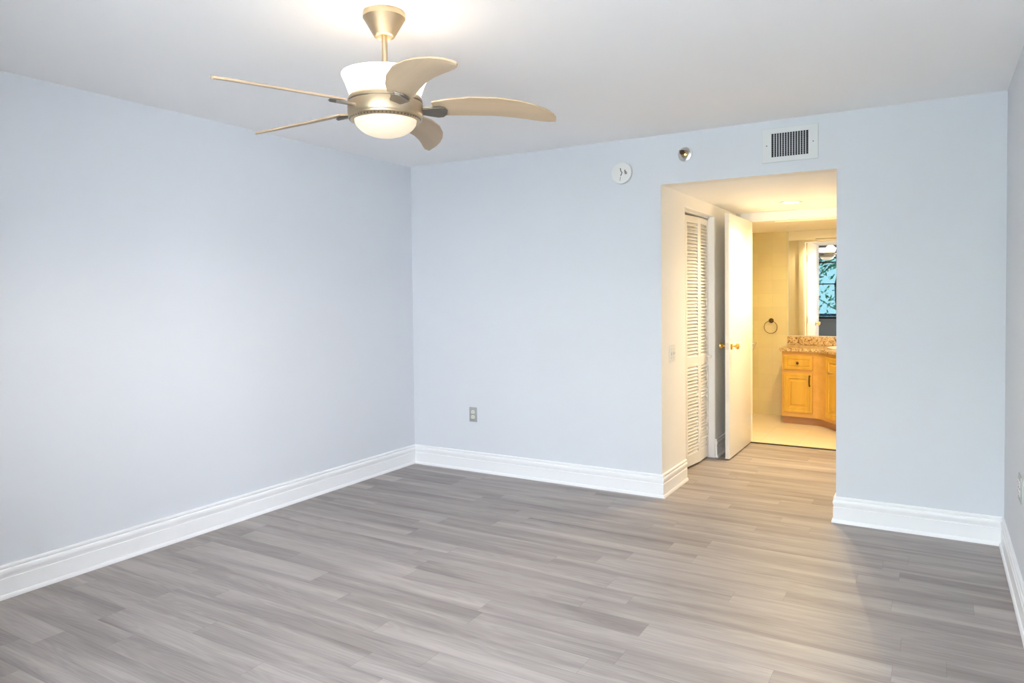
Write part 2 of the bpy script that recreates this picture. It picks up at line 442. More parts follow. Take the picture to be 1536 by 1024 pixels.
# ------------------------------------------------------------------ doorway trim
bm = bmesh.new()
bm_box(bm, DX0 - 0.065, DX0, YE - 0.012, YE, 0, ZO - 0.001, bev=0.002)
bm_box(bm, DX1, DX1 + 0.065, YE - 0.012, YE, 0, ZO - 0.001, bev=0.002)
bm_box(bm, DX0, DX1, YE - 0.012, YE, DZ, ZO - 0.001, bev=0.002)
struct(obj('trim_1', bm, TRIM), 'white casing round the bathroom doorway')
bm = bmesh.new()
for a, b_ in ((DX0, DX0 + 0.012), (DX1 - 0.012, DX1)): bm_box(bm, a, b_, YE + 0.001, YE2 - 0.001, 0, DZ)
bm_box(bm, DX0, DX1, YE + 0.001, YE2 - 0.001, DZ - 0.012, DZ)
struct(obj('trim_2', bm, TRIM), 'white door jamb lining of the bathroom doorway')
bm = bmesh.new()
bm_box(bm, DX0 - 0.06, DX0, YE2, YE2 + 0.014, 0, DZ + 0.012, bev=0.002)
bm_box(bm, DX1, DX1 + 0.06, YE2, YE2 + 0.014, 0, DZ + 0.012, bev=0.002)
struct(obj('trim_3', bm, TRIM), 'white casing on the bathroom side of the doorway, seen in the mirror')
bm = bmesh.new(); bm_box(bm, DX0, DX1, YE - 0.008, YE + 0.022, 0.0005, 0.007, bev=0.002)
struct(obj('trim_4', bm, BRONZE), 'thin dark threshold strip at the bathroom doorway')
# closet jamb, head casing and track
bm = bmesh.new()
bm_box(bm, XL - T, XL - 0.002, CY1 - 0.012, CY1, 0, CZ); bm_box(bm, XL - T, XL - 0.002, CY0, CY0 + 0.012, 0, CZ)
bm_box(bm, XL - T, XL - 0.002, CY0, CY1, CZ - 0.012, CZ)
struct(obj('trim_5', bm, TRIM), 'white jamb lining of the louvered closet opening')
bm = bmesh.new()
bm_box(bm, XL - 0.072, XL - 0.045, CY0 + 0.012, CY1 - 0.012, CZ - 0.026, CZ - 0.012)
struct(obj('trim_6', bm, VENTW), 'white bifold track under the closet head')

# ------------------------------------------------------------------ bathroom door (open)
dr = bpy.data.objects.new('door_1', None); C.objects.link(dr); dr.location = (2.2385, 1.675, 0)
struct(dr, 'flat white bathroom door standing open into the hall')
dy0, dy1 = 1.287 - 1.675, 2.073 - 1.675
bm = bmesh.new(); bm_box(bm, -0.0175, 0.0175, dy0, dy1, 0.013, 2.032, bev=0.0015)
obj('door_leaf', bm, DOORW, dr)
KZ, KY = 0.942, 1.35 - 1.675
def knob(side):
    bm = bmesh.new()
    prof = [(0, 0), (.030, 0), (.032, .003), (.030, .007), (.018, .010), (.010, .012), (.009, .030), (.012, .034), (.022, .038),
            (.027, .046), (.0275, .054), (.023, .061), (.012, .064), (0, .0645)]
    lathe(bm, prof, 32, Matrix.Translation((side * 0.0175, KY, KZ)) @ Matrix.Rotation(side * pi / 2, 4, 'Y'))
    o = obj('door_knob', bm, BRASS, dr); o['label'] = 'polished brass door knob'
knob(1); knob(-1)
bm = bmesh.new(); bm_box(bm, -0.0125, 0.0125, dy0 - 0.0015, dy0 + 0.001, KZ - 0.028, KZ + 0.028)
bm_box(bm, -0.006, 0.006, dy0 - 0.009, dy0, KZ - 0.008, KZ + 0.008, bev=0.002)
o = obj('latch_plate', bm, CHROME, dr); o['label'] = 'steel latch plate on the door edge'
for hz in (0.22, 1.02, 1.82):
    bm = bmesh.new(); lathe(bm, [(0, hz - .045), (.006, hz - .045), (.006, hz + .045), (0, hz + .045)], 12, Matrix.Translation((0.0215, dy1 + 0.004, 0)))
    obj('hinge', bm, DOORW, dr)

# ------------------------------------------------------------------ louvered bifold closet door
bf = bpy.data.objects.new('door_2', None); C.objects.link(bf); bf.location = (2.05, 0.94, 0)
struct(bf, 'white louvered bifold closet door folded slightly open')
def louver_panel(P, Q):
    """panel whose hall face runs from P to Q on the ground"""
    P, Q = Vector(P), Vector(Q); wd = (Q - P).length; d = (Q - P).normalized()
    bm = bmesh.new(); z0, z1 = 0.018, 1.990; th = 0.028; st = 0.030
    bm_box(bm, 0, st, -th, 0, z0, z1, bev=.0015); bm_box(bm, wd - st, wd, -th, 0, z0, z1, bev=.0015)
    for a, b_ in ((z0, 0.105), (0.800, 0.877), (1.938, z1)): bm_box(bm, st, wd - st, -th + .001, -.001, a, b_)
    for za, zb in ((0.105, 0.800), (0.877, 1.938)):
        n = int(round((zb - za) / 0.0268)); p = (zb - za) / n
        for i in range(n):
            zc = za + (i + 0.5) * p
            a = [(-0.0255, zc + 0.0150), (-0.0015, zc - 0.0125), (-0.0035, zc - 0.0165), (-0.0275, zc + 0.0110)]
            v0 = [bm.verts.new((st - .002, y, z)) for y, z in a]; v1 = [bm.verts.new((wd - st + .002, y, z)) for y, z in a]
            for k in range(4): bm.faces.new((v0[k], v0[(k + 1) % 4], v1[(k + 1) % 4], v1[k]))
            bm.faces.new(v0[::-1]); bm.faces.new(v1)
    ang = math.atan2(d.y, d.x)
    mt = Matrix.Translation((P.x - 2.05, P.y - 0.94, 0)) @ Matrix.Rotation(ang, 4, 'Z')
    if True:
        # local +y must face the hall (+x): for a panel running toward -y, local y = +x
        pass
    bmesh.ops.transform(bm, matrix=mt, verts=bm.verts)
    return obj('louvered_panel', bm, DOORW, bf, smooth=False)
pA = louver_panel((2.071, 1.337), (2.072, 1.082))
pB = louver_panel((2.072, 1.079), (2.040, 0.812))
pC = louver_panel((2.040, 0.809), (2.040, 0.535))
bm = bmesh.new(); lathe(bm, [(0, 0), (.006, 0), (.006, .012), (.013, .018), (.015, .025), (.011, .031), (0, .033)], 20,
                        Matrix.Translation((2.0715 - 2.05, 1.296 - 0.94, 0.853)) @ Matrix.Rotation(pi / 2, 4, 'Y'))
obj('door_knob', bm, PORC, pA)['label'] = 'small white closet knob'

# ------------------------------------------------------------------ window behind the camera
wx0, wx1, wz0, wz1 = WIN
bm = bmesh.new()
f_ = 0.05
bm_box(bm, wx0, wx1, YW - 0.10, YW - 0.04, wz0, wz0 + f_); bm_box(bm, wx0, wx1, YW - 0.10, YW - 0.04, wz1 - f_, wz1)
bm_box(bm, wx0, wx0 + 0.26, YW - 0.10, YW - 0.04, wz0 + f_, wz1 - f_); bm_box(bm, wx1 - f_, wx1, YW - 0.10, YW - 0.04, wz0 + f_, wz1 - f_)
for x in (2.10, 3.0): bm_box(bm, x - 0.02, x + 0.02, YW - 0.095, YW - 0.045, wz0 + f_, wz1 - f_)
for z in (1.56, 2.045): bm_box(bm, wx0 + 0.26, wx1 - f_, YW - 0.09, YW - 0.05, z - 0.012, z + 0.012)
win = struct(obj('window_1', bm, BRONZE, smooth=False), 'dark framed bedroom window reflected in the bathroom mirror')
glass = bpy.data.materials.new('clear_window_glass'); glass.use_nodes = True
nt = glass.node_tree; nt.nodes.clear()
out = nt.nodes.new('ShaderNodeOutputMaterial'); tr = nt.nodes.new('ShaderNodeBsdfTransparent'); gl = nt.nodes.new('ShaderNodeBsdfGlossy')
tr.inputs[0].default_value = (0.96, 0.965, 0.975, 1); gl.inputs['Roughness'].default_value = 0.0
fr = nt.nodes.new('ShaderNodeFresnel'); fr.inputs[0].default_value = 1.3; mxs = nt.nodes.new('ShaderNodeMixShader')
nt.links.new(fr.outputs[0], mxs.inputs[0]); nt.links.new(tr.outputs[0], mxs.inputs[1]); nt.links.new(gl.outputs[0], mxs.inputs[2])
nt.links.new(mxs.outputs[0], out.inputs[0])
tint = glass.copy(); tint.name = 'dimming_window_glass'  # dark tint added to hold down the bright view in the mirror
[n for n in tint.node_tree.nodes if n.type == 'BSDF_TRANSPARENT'][0].inputs[0].default_value = (0.115, 0.160, 0.170, 1)
bm = bmesh.new(); bm_box(bm, wx0 + 0.26, 2.08, YW - 0.072, YW - 0.068, wz0 + f_, wz1 - f_)
obj('pane', bm, tint, win, smooth=False)['label'] = 'teal pane darkened to dim the outside view in the mirror'
bm = bmesh.new(); bm_box(bm, 2.12, wx1 - f_, YW - 0.072, YW - 0.068, wz0 + f_, wz1 - f_)
obj('pane', bm, glass, win, smooth=False)
bm = bmesh.new(); bm_box(bm, wx0 - 0.03, wx1 + 0.03, YW - 0.04, YW + 0.05, wz0 - 0.025, wz0, bev=0.004)
struct(obj('trim_7', bm, WINWALL, smooth=False), 'window sill darkened with the backlit shade of its wall')

# ------------------------------------------------------------------ ceiling fan
FX, FY = 1.930, -2.550
fan = thing('ceiling_fan', 'five-blade ceiling fan with champagne metal body, two lit glass shades and tan blades', 'ceiling fan', (FX, FY, 2.44))
bm = bmesh.new()
lathe(bm, [(0, 0), (.078, 0), (.079, -.004), (.079, -.020), (.076, -.024), (.041, -.083), (.038, -.088), (.034, -.090), (.031, -.086), (.014, -.084), (0, -.084)], 56)
obj('canopy', bm, GOLD, fan)
bm = bmesh.new(); lathe(bm, [(0, -.08), (.0105, -.08), (.0105, -.30), (0, -.30)], 20); obj('downrod', bm, GOLD, fan)
# fan bell and switch body (seen as the smooth shoulder above the seam)
bm = bmesh.new()
lathe(bm, [(0, -.275), (.03, -.275), (.034, -.305), (.10, -.312), (.124, -.307), (.132, -.312), (.1385, -.324), (.1395, -.333), (0, -.333)], 64)
obj('upper_housing', bm, GOLD, fan)
GLASSUP = mat('lit_white_glass', (0.9, 0.88, 0.84), 0.3, emit=((1.0, 0.87, 0.70), 2.6))
GLASSDN = mat('lit_cream_glass', (0.55, 0.50, 0.42), 0.25, emit=((1.0, 0.78, 0.48), 0.27))
bm = bmesh.new()
lathe(bm, [(.130, -.309), (.136, -.296), (.142, -.278), (.149, -.260), (.157, -.243), (.161, -.234), (.1600, -.232), (.157, -.2325),
           (.152, -.244), (.145, -.262), (.138, -.280), (.131, -.297), (.125, -.309)], 72)
o = obj('upper_shade', bm, GLASSUP, fan); o['label'] = 'bright white flared glass uplight shade'
bm = bmesh.new()
lathe(bm, [(0, -.338), (.1390, -.338), (.1405, -.342), (.1405, -.376), (.138, -.384), (.1355, -.388), (.134, -.388), (0, -.388)], 72)
obj('motor_housing', bm, GOLD, fan)
bm = bmesh.new(); lathe(bm, [(.134, -.3325), (.1365, -.3325), (.1365, -.3385), (.134, -.3385)], 72)
lathe(bm, [(0, -.3335), (.135, -.3335), (.135, -.338), (0, -.338)], 64)
obj('seam_ring', bm, BRACK, fan)
bm = bmesh.new()
lathe(bm, [(.134, -.386), (.1375, -.388), (.137, -.393), (.127, -.402), (.120, -.403), (.114, -.397), (.114, -.386)], 72)
ring = obj('light_ring', bm, GOLD, fan)
bm = bmesh.new()
for i in range(60):
    a = 2 * pi * i / 60
    lathe(bm, [(0, 0), (.0032, .0005), (.0032, .002), (0, .0025)], 8,
          Matrix.Rotation(a, 4, 'Z') @ Matrix.Translation((.1320, 0, -.3982)) @ Matrix.Rotation(radians(138), 4, 'Y'))
o = obj('bead_row', bm, BRACK, ring)
bm = bmesh.new()
pr = [(.1170, -.395)]
for i in range(0, 13):
    t = i / 12 * pi / 2
    pr.append((.1160 * cos(t), -.398 - .064 * sin(t)))
pr[-1] = (0, pr[-1][1]); lathe(bm, pr, 72)
o = obj('lower_shade', bm, GLASSDN, fan); o['label'] = 'glowing cream glass bowl'
# blades: centre line and half widths in the blade's own frame (x outward, y turning direction)
cl_pts = [(a * .975, b_, c) for a, b_, c in [(.185, .000, .045), (.25, -.016, .054), (.33, -.030, .060), (.42, -.036, .060), (.50, -.028, .056), (.56, -.014, .050),
          (.61, .004, .041), (.645, .021, .029), (.662, .031, .018), (.672, .038, .005)]]
def blade_mesh():
    bm = bmesh.new(); th = .006; rows = []
    for i, (x, y, hw) in enumerate(cl_pts):
        j0, j1 = max(0, i - 1), min(len(cl_pts) - 1, i + 1)
        tx, ty = cl_pts[j1][0] - cl_pts[j0][0], cl_pts[j1][1] - cl_pts[j0][1]
        l = math.hypot(tx, ty); nx, ny = -ty / l, tx / l
        row = []
        for s in (-1, -.5, 0, .5, 1):
            row.append((x + nx * hw * s, y + ny * hw * s, 0.004 * (s * s)))
        rows.append(row)
    V = [[[bm.verts.new((x, y, z + dz)) for (x, y, z) in row] for row in rows] for dz in (0, th)]
    n, k = len(rows), 5
    for i in range(n - 1):
        for j in range(k - 1):
            bm.faces.new((V[0][i][j], V[0][i][j + 1], V[0][i + 1][j + 1], V[0][i + 1][j]))
            bm.faces.new((V[1][i][j], V[1][i + 1][j], V[1][i + 1][j + 1], V[1][i][j + 1]))
        for j in (0, k - 1):
            bm.faces.new((V[0][i][j], V[0][i + 1][j], V[1][i + 1][j], V[1][i][j]))
    for i in (0, n - 1):
        for j in range(k - 1): bm.faces.new((V[0][i][j], V[0][i][j + 1], V[1][i][j + 1], V[1][i][j]))
    return bm
A0 = radians(-34.0); PITCH = radians(-17); DROOP = radians(1.8)
bl0 = obj('blade', blade_mesh(), BLADE, fan)
bm = bmesh.new()      # bracket: rounded paddle under the blade root, reaching into the housing
prism(bm, [(.125, -.020), (.165, -.026), (.20, -.036), (.222, -.030), (.232, -.012), (.232, .012), (.222, .030), (.20, .036), (.165, .026), (.125, .020)], -.012, -.001, bev=.004)
br0 = obj('blade_bracket', bm, BRACK, bl0)
def place_blade(b, k):
    b.rotation_mode = 'XYZ'
    m = Matrix.Rotation(A0 + k * 2 * pi / 5, 4, 'Z') @ Matrix.Translation((0, 0, -.350)) @ Matrix.Rotation(DROOP, 4, 'Y') @ Matrix.Rotation(PITCH, 4, 'X')
    b.matrix_local = m
for k in range(5):
    if k == 0: b = bl0
    else:
        b = bl0.copy(); C.objects.link(b); b.parent = fan
        q = br0.copy(); C.objects.link(q); q.parent = b
    place_blade(b, k)
ld = bpy.data.lights.new('fan_uplight', 'POINT'); ld.energy = FANUP; ld.color = (1.0, 0.80, 0.62); ld.shadow_soft_size = 0.09
lo = bpy.data.objects.new('fan_uplight', ld); C.objects.link(lo); lo.parent = fan; lo.location = (0.06, 0, -.262)
ld = bpy.data.lights.new('fan_downlight', 'SPOT'); ld.spot_size = radians(176); ld.spot_blend = 0.5; ld.shadow_soft_size = 0.0; ld.energy = FANDN * 4; ld.color = (1.0, 0.88, 0.74)
lo = bpy.data.objects.new('fan_downlight', ld); C.objects.link(lo); lo.parent = fan; lo.location = (0, 0, -.464)

# ------------------------------------------------------------------ hall recessed light and small ceiling cover
HLX, HLY = 2.697, 1.490
rl = thing('recessed_light', 'lit round recessed downlight in the hall ceiling', 'ceiling light', (HLX, HLY, ZO))
bm = bmesh.new(); lathe(bm, [(.066, -.006), (.086, -.004), (.090, 0), (.066, 0)], 48); obj('trim_ring', bm, VENTW, rl)
LENS = mat('lit_lamp_lens', (0.9, 0.85, 0.75), 0.4, emit=((1.0, 0.86, 0.62), 6.0))
bm = bmesh.new(); lathe(bm, [(0, -.004), (.05, -.0045), (.066, -.0035), (.066, -.001), (0, -.001)], 48); obj('lens', bm, LENS, rl)
sd = bpy.data.lights.new('hall_lamp', 'SPOT'); sd.spot_size = radians(158); sd.spot_blend = 0.9; sd.shadow_soft_size = 0.06; sd.energy = HALLW * 4; sd.color = WARM
so = bpy.data.objects.new('hall_lamp', sd); C.objects.link(so); so.parent = rl; so.location = (0, 0, -0.02)
bm = bmesh.new(); lathe(bm, [(0, -.004), (.035, -.004), (.040, -.001), (.040, 0), (0, 0)], 36)
tag(obj('sprinkler_cover', bm, CEIL, loc=(2.412, 1.658, ZO)), 'small flat round cover plate on the hall ceiling, left of the downlight', 'ceiling cover')

# ceiling strip reflected in the mirror, made a lamp to light the bathroom
bl = thing('ceiling_strip', 'shallow ceiling strip reflected along the top of the bathroom mirror, with an added lamp', 'ceiling light', (2.72, 2.36, ZB))
bm = bmesh.new(); bm_box(bm, -.32, .32, -.06, .06, -.012, 0, bev=.003); obj('strip_base', bm, VENTW, bl)
BATHLENS = mat('glowing_bath_strip', (0.8, 0.7, 0.5), 0.4, emit=((1.0, 0.80, 0.5), 0.12))
bm = bmesh.new(); bm_box(bm, -.30, .30, -.045, .045, -.022, -.011, bev=.004); obj('diffuser', bm, BATHLENS, bl)
bd = bpy.data.lights.new('bath_lamp', 'SPOT'); bd.spot_size = radians(172); bd.spot_blend = 0.4; bd.shadow_soft_size = 0.0; bd.energy = BATHW * 4; bd.color = (1.0, 0.74, 0.33)
bo = bpy.data.objects.new('bath_lamp', bd); C.objects.link(bo); bo.parent = bl; bo.location = (0, 0, -0.026)

# ------------------------------------------------------------------ wall fittings, bedroom
# air vent
vt = thing('air_vent', 'white rectangular air grille with dark slots above the hall opening', 'air vent', (2.939, 0, 2.285))
vw, vh, ow, oh = .160, .1025, .1065, .072
bm = bmesh.new()
bm_box(bm, -vw, -ow, -.008, 0, -vh, vh); bm_box(bm, ow, vw, -.008, 0, -vh, vh)
bm_box(bm, -ow, ow, -.008, 0, oh, vh); bm_box(bm, -ow, ow, -.008, 0, -vh, -oh)
bm2 = bmesh.new()
obj('frame', bm, VENTW, vt, smooth=False)
bm = bm2; bm_box(bm, -vw - .0015, vw + .0015, -.0035, -.0002, -vh - .0015, -oh - .02); bm_box(bm, -vw - .0015, vw + .0015, -.0035, -.0002, oh + .02, vh + .0015)
for s_ in (-1, 1): bm_box(bm, min(s_ * (vw + .0015), s_ * (vw - .02)), max(s_ * (vw + .0015), s_ * (vw - .02)), -.0035, -.0002, -oh - .02, oh + .02)
obj('shadow_rim', bm, GREYP, vt, smooth=False)  # grey rim stands for the outline shadow round the frame
bm = bmesh.new(); bm_box(bm, -ow, ow, -.0012, -.0002, -oh, oh); obj('duct_shade', bm, DARK, vt, smooth=False)  # black sheet in place of the shade inside the duct
bm = bmesh.new(); n = 13
for i in range(n):
    x = -ow + (i + 1) * 2 * ow / (n + 1); bm_box(bm, x - .0021, x + .0021, -.0078, -.003, -oh, oh)
obj('vertical_slats', bm, VENTW, vt, smooth=False)
GRL = mat('shaded_grey_blades', (0.16, 0.165, 0.16), 0.5, noise=(30, .1))
bm = bmesh.new()
for i in range(11):
    z = -oh + (i + 1) * 2 * oh / 12; bm_box(bm, -ow, ow, -.0030, -.0013, z - .0008, z + .0008)
obj('rear_blades', bm, GRL, vt, smooth=False)
for s in (-1, 1):
    bm = bmesh.new(); lathe(bm, [(0, .0), (.004, .0), (.004, .002), (0, .003)], 12, Matrix.Translation((s * .134, -.008, 0)) @ Matrix.Rotation(pi / 2, 4, 'X'))
    obj('screw', bm, BRACK, vt)

# smoke detector
sm = thing('smoke_detector', 'round white detector disc on the wall left of the sprinkler head', 'detector', (1.852, 0, 2.210))
RX = Matrix.Rotation(pi / 2, 4, 'X')
bm = bmesh.new(); lathe(bm, [(0, 0), (.070, 0), (.070, .008), (.074, .010), (.074, .024), (.072, .029), (.066, .0312), (0, .0315)], 64, RX); obj('cover', bm, PLATE, sm)
bm = bmesh.new()
def stroke(pts, r=.0016, y=-.0318): tube(bm, [(a, y, c) for a, c in pts], r * 1.35, 6)
stroke([(-.004, .032), (-.002, .020), (.000, .010), (.009, .002), (.004, -.008), (-.002, -.020)], .0022)
stroke([(-.003, -.026), (-.006, -.040), (-.008, -.052)], .0009)
stroke([(.028, .018), (.031, .002), (.032, -.012)], .0024)
stroke([(.033, .002), (.040, .003), (.042, -.004), (.041, -.012)], .0018)
obj('marking', bm, INK, sm)

# sidewall sprinkler
sk = thing('fire_sprinkler', 'sidewall fire sprinkler with round steel escutcheon, high on the back wall', 'sprinkler', (2.289, 0, 2.293))
bm = bmesh.new(); lathe(bm, [(0, .004), (.018, .004), (.024, .010), (.030, .006), (.044, .004), (.047, 0), (0, 0)], 48, RX); obj('escutcheon', bm, CHROME, sk)
bm = bmesh.new(); lathe(bm, [(0, 0), (.013, 0), (.013, .022), (.017, .024), (.017, .034), (.011, .036), (.009, .044), (0, .046)], 6, RX)
obj('body', bm, BRASS, sk)
bm = bmesh.new(); tube(bm, [(-.010, -.034, .004), (-.013, -.050, .004), (-.004, -.064, .003)], .0028, 8); tube(bm, [(.010, -.034, .004), (.013, -.050, .004), (.004, -.064, .003)], .0028, 8)
obj('frame_arms', bm, RING, sk)
bm = bmesh.new(); lathe(bm, [(0, 0), (.016, 0), (.016, .002), (0, .002)], 18, Matrix.Translation((0, -.064, .003)) @ RX)
bm_box(bm, -.016, .016, -.078, -.064, .012, .014)
obj('deflector', bm, RING, sk)

# outlets and switch
def outlet_parts(t, mp, mr, gangs=1):
    w = .035 + .023 * (gangs - 1)
    bm = bmesh.new(); bm_box(bm, -w, w, -.005, 0, -.0575, .0575, bev=.0018); obj('cover_plate', bm, mp, t)
    for g in range(gangs):
        gx = (g - (gangs - 1) / 2) * .046
        for s in (-1, 1):
            bm = bmesh.new(); z = s * .0195
            pl = [(.0165 * cos(a), max(-.0135, min(.0135, .0175 * sin(a)))) for a in [2 * pi * i / 24 for i in range(24)]]
            v0 = [bm.verts.new((gx + x, -.0075, z + zz)) for x, zz in pl]; v1 = [bm.verts.new((gx + x, -.004, z + zz)) for x, zz in pl]
            bm.faces.new(v0); bm.faces.new(v1[::-1])
            for i in range(24): bm.faces.new((v0[i], v0[(i + 1) % 24], v1[(i + 1) % 24], v1[i]))
            r_ = obj('receptacle', bm, mr, t)
            bm = bmesh.new()
            for dx in (-.0065, .0065): bm_box(bm, gx + dx - .0011, gx + dx + .0011, -.0079, -.0074, z - .001, z + .007)
            lathe(bm, [(0, 0), (.0024, 0), (.0024, .0005), (0, .0005)], 10, Matrix.Translation((gx, -.0074, z - .007)) @ RX)
            obj('slots', bm, DARK, r_, smooth=False)
    bm = bmesh.new(); lathe(bm, [(0, 0), (.003, 0), (.0025, .0012), (0, .0015)], 12, Matrix.Translation((0, -.005, 0)) @ RX); obj('screw', bm, BRACK, t)
ol = thing('wall_outlet', 'grey-plated duplex wall outlet low on the back wall', 'outlet', (.589, 0, .448))
outlet_parts(ol, GREYP, IVORY)
o2 = thing('wall_outlet', 'pale outlet plate on the right wall at the frame edge', 'outlet', (W, -.850, .517), -pi / 2)
outlet_parts(o2, GREYP, PLATE, 2)
swt = thing('light_switch', 'white two-gang switch plate on the hall side wall beside the closet', 'light switch', (XL, .218, .962), pi / 2)
bm = bmesh.new(); bm_box(bm, -.058, .058, -.006, 0, -.0575, .0575, bev=.0018); obj('cover_plate', bm, PLATE, swt)
for gx in (-.023, .023):
    bm = bmesh.new(); bm_box(bm, gx - .0052, gx + .0052, -.0068, -.0055, -.012, .012); obj('toggle_slot', bm, GREYP, swt, smooth=False)
    bm = bmesh.new(); bm_box(bm, gx - .0035, gx + .0035, -.018, -.004, .000, .009, bev=.001); obj('toggle', bm, PLATE, swt)
for gx in (-.023, .023):
    for z in (-.03, .03):
        bm = bmesh.new(); lathe(bm, [(0, 0), (.003, 0), (.0025, .0012), (0, .0015)], 10, Matrix.Translation((gx, -.006, z)) @ RX); obj('screw', bm, BRACK, swt)

# ------------------------------------------------------------------ bathroom vanity
vn = thing('vanity_cabinet', 'honey maple bathroom vanity with raised-panel doors and angled front', 'cabinet', (2.32, 3.22, 0))
V0 = Vector((2.32, 3.22))
def smoothcurve(p0, p1, p2, n=8):
    return [((1 - t) ** 2 * p0[0] + 2 * t * (1 - t) * p1[0] + t * t * p2[0], (1 - t) ** 2 * p0[1] + 2 * t * (1 - t) * p1[1] + t * t * p2[1]) for t in [i / n for i in range(n + 1)]]
def front(off):
    """front line of the cabinet, moved out by off"""
    a = (2.32 - max(off, 0) * 0.8, 3.235 - off); b = (2.625, 3.205 - off)
    c = (2.715 - off * .3, 3.195 - off); d = (2.765 - off * .82, 3.085 - off * .57)
    e = (3.00 - off * .82, 2.745 - off * .57 - off * .4); g = (BX1 - 0.001, 2.745 - off)
    return [a] + smoothcurve(b, c, d) + [e, g]
def poly(off): return [(x - V0.x, y - V0.y) for x, y in front(off) + [(BX1 - 0.001, YB - 0.001), (2.32 - max(off, 0) * 0.8, YB - 0.001)]]
bm = bmesh.new(); prism(bm, poly(0), 0.085, 0.765); obj('cabinet_body', bm, OAKH, vn, smooth=True)
bm = bmesh.new(); prism(bm, poly(-0.055), 0.0025, 0.085); obj('toe_kick', bm, TOE, vn)
def raised_panel(name, P, Q, z0, z1, parent, drawer=False):
    P, Q = Vector(P), Vector(Q); wd = (Q - P).length; h = z1 - z0; d = (Q - P).normalized()
    bm = bmesh.new(); st = .052 if not drawer else .030
    steps = [(0, 0), (0.0, .014), (.004, .018), (st * .45, .018), (st * .45 + .003, .015), (st, .015), (st + .004, .006), (st + .016, .006), (st + .034, .017), (st + .036, .017)]
    if drawer: steps = [(0, 0), (0, .014), (.004, .018), (st, .018), (st + .005, .011), (st + .012, .016)]
    loops = [[bm.verts.new(p) for p in ((i, -dp, i), (wd - i, -dp, i), (wd - i, -dp, h - i), (i, -dp, h - i))] for i, dp in steps]
    for A, B in zip(loops, loops[1:]):
        for k in range(4): bm.faces.new((A[k], A[(k + 1) % 4], B[(k + 1) % 4], B[k]))
    bm.faces.new(loops[-1]); bm.faces.new(loops[0][::-1])
    mt = Matrix.Translation((P.x - V0.x, P.y - V0.y, z0)) @ Matrix.Rotation(math.atan2(d.y, d.x), 4, 'Z')
    bmesh.ops.remove_doubles(bm, verts=bm.verts, dist=1e-6)
    bmesh.ops.transform(bm, matrix=mt, verts=bm.verts)
    return obj(name, bm, OAK, parent, smooth=False), mt
fy = lambda x: 3.2345 - (x - 2.32) * 0.0984
dr1, m1 = raised_panel('drawer', (2.342, fy(2.342)), (2.628, fy(2.628)), .578, .722, vn, True)
do1, m2 = raised_panel('cabinet_door', (2.338, fy(2.338)), (2.626, fy(2.626)), .132, .540, vn)
e0 = Vector((2.765, 3.085)); e1 = Vector((3.00, 2.745)); ed = (e1 - e0).normalized()
P2 = e0 + ed * .020; Q2 = e0 + ed * .385
do2, m3 = raised_panel('cabinet_door', P2, Q2, .125, .735, vn)
bm = bmesh.new(); lathe(bm, [(0, 0), (.007, 0), (.006, .010), (.012, .016), (.014, .022), (.010, .028), (0, .030)], 20, m1 @ Matrix.Translation((.143, -.016, .072)) @ RX)
obj('drawer_knob', bm, RING, dr1)['label'] = 'small dark knob'
def pull(mt, x, z, L, m, parent):
    bm = bmesh.new()
    tube(bm, [(x, -.016, z - L / 2), (x, -.034, z - L / 2 + .006), (x, -.040, z), (x, -.034, z + L / 2 - .006), (x, -.016, z + L / 2)], [.0055, .006, .007, .006, .0055], 10)
    lathe(bm, [(0, 0), (.010, 0), (.009, .004), (0, .005)], 12, Matrix.Translation((x, -.017, z - L / 2)) @ RX)
    lathe(bm, [(0, 0), (.010, 0), (.009, .004), (0, .005)], 12, Matrix.Translation((x, -.017, z + L / 2)) @ RX)
    bmesh.ops.transform(bm, matrix=mt, verts=bm.verts); return obj('handle', bm, m, parent)
pull(m2, .262, .335, .10, RING, do1)
hb = bmesh.new()
tube(hb, [(.070, -.018, .455), (.072, -.040, .455), (.110, -.046, .455), (.150, -.040, .455), (.152, -.018, .455)], .006, 10)
bmesh.ops.transform(hb, matrix=m3, verts=hb.verts)
obj('handle', hb, CHROME, do2)['label'] = 'pale metal handle'

ct = thing('vanity_countertop', 'speckled tan granite countertop with backsplash on the bathroom vanity', 'countertop', (2.32, 3.22, 0.765))
bm = bmesh.new(); prism(bm, poly(.028), 0.0005, .036, bev=.007); obj('top_slab', bm, GRANITE, ct, smooth=True)
bm = bmesh.new(); bm_box(bm, 2.292 - V0.x, BX1 - V0.x - 0.002, YB - .021 - V0.y, YB - .001 - V0.y, .0365, .130, bev=.002); obj('backsplash', bm, GRANITE, ct)
# sink
bm = bmesh.new()
pr = [(.255, .0), (.262, .010), (.250, .016), (.232, .012), (.205, -.002 + .006), (.12, .006), (0, .005)]
lathe(bm, pr, 48, Matrix.Translation((0, 0, 0)) @ Matrix.Diagonal((1, .78, 1, 1)))
tag(obj('bathroom_sink', bm, PORC, loc=(3.01, 3.30, .8015)), 'white oval basin set in the granite countertop', 'sink')

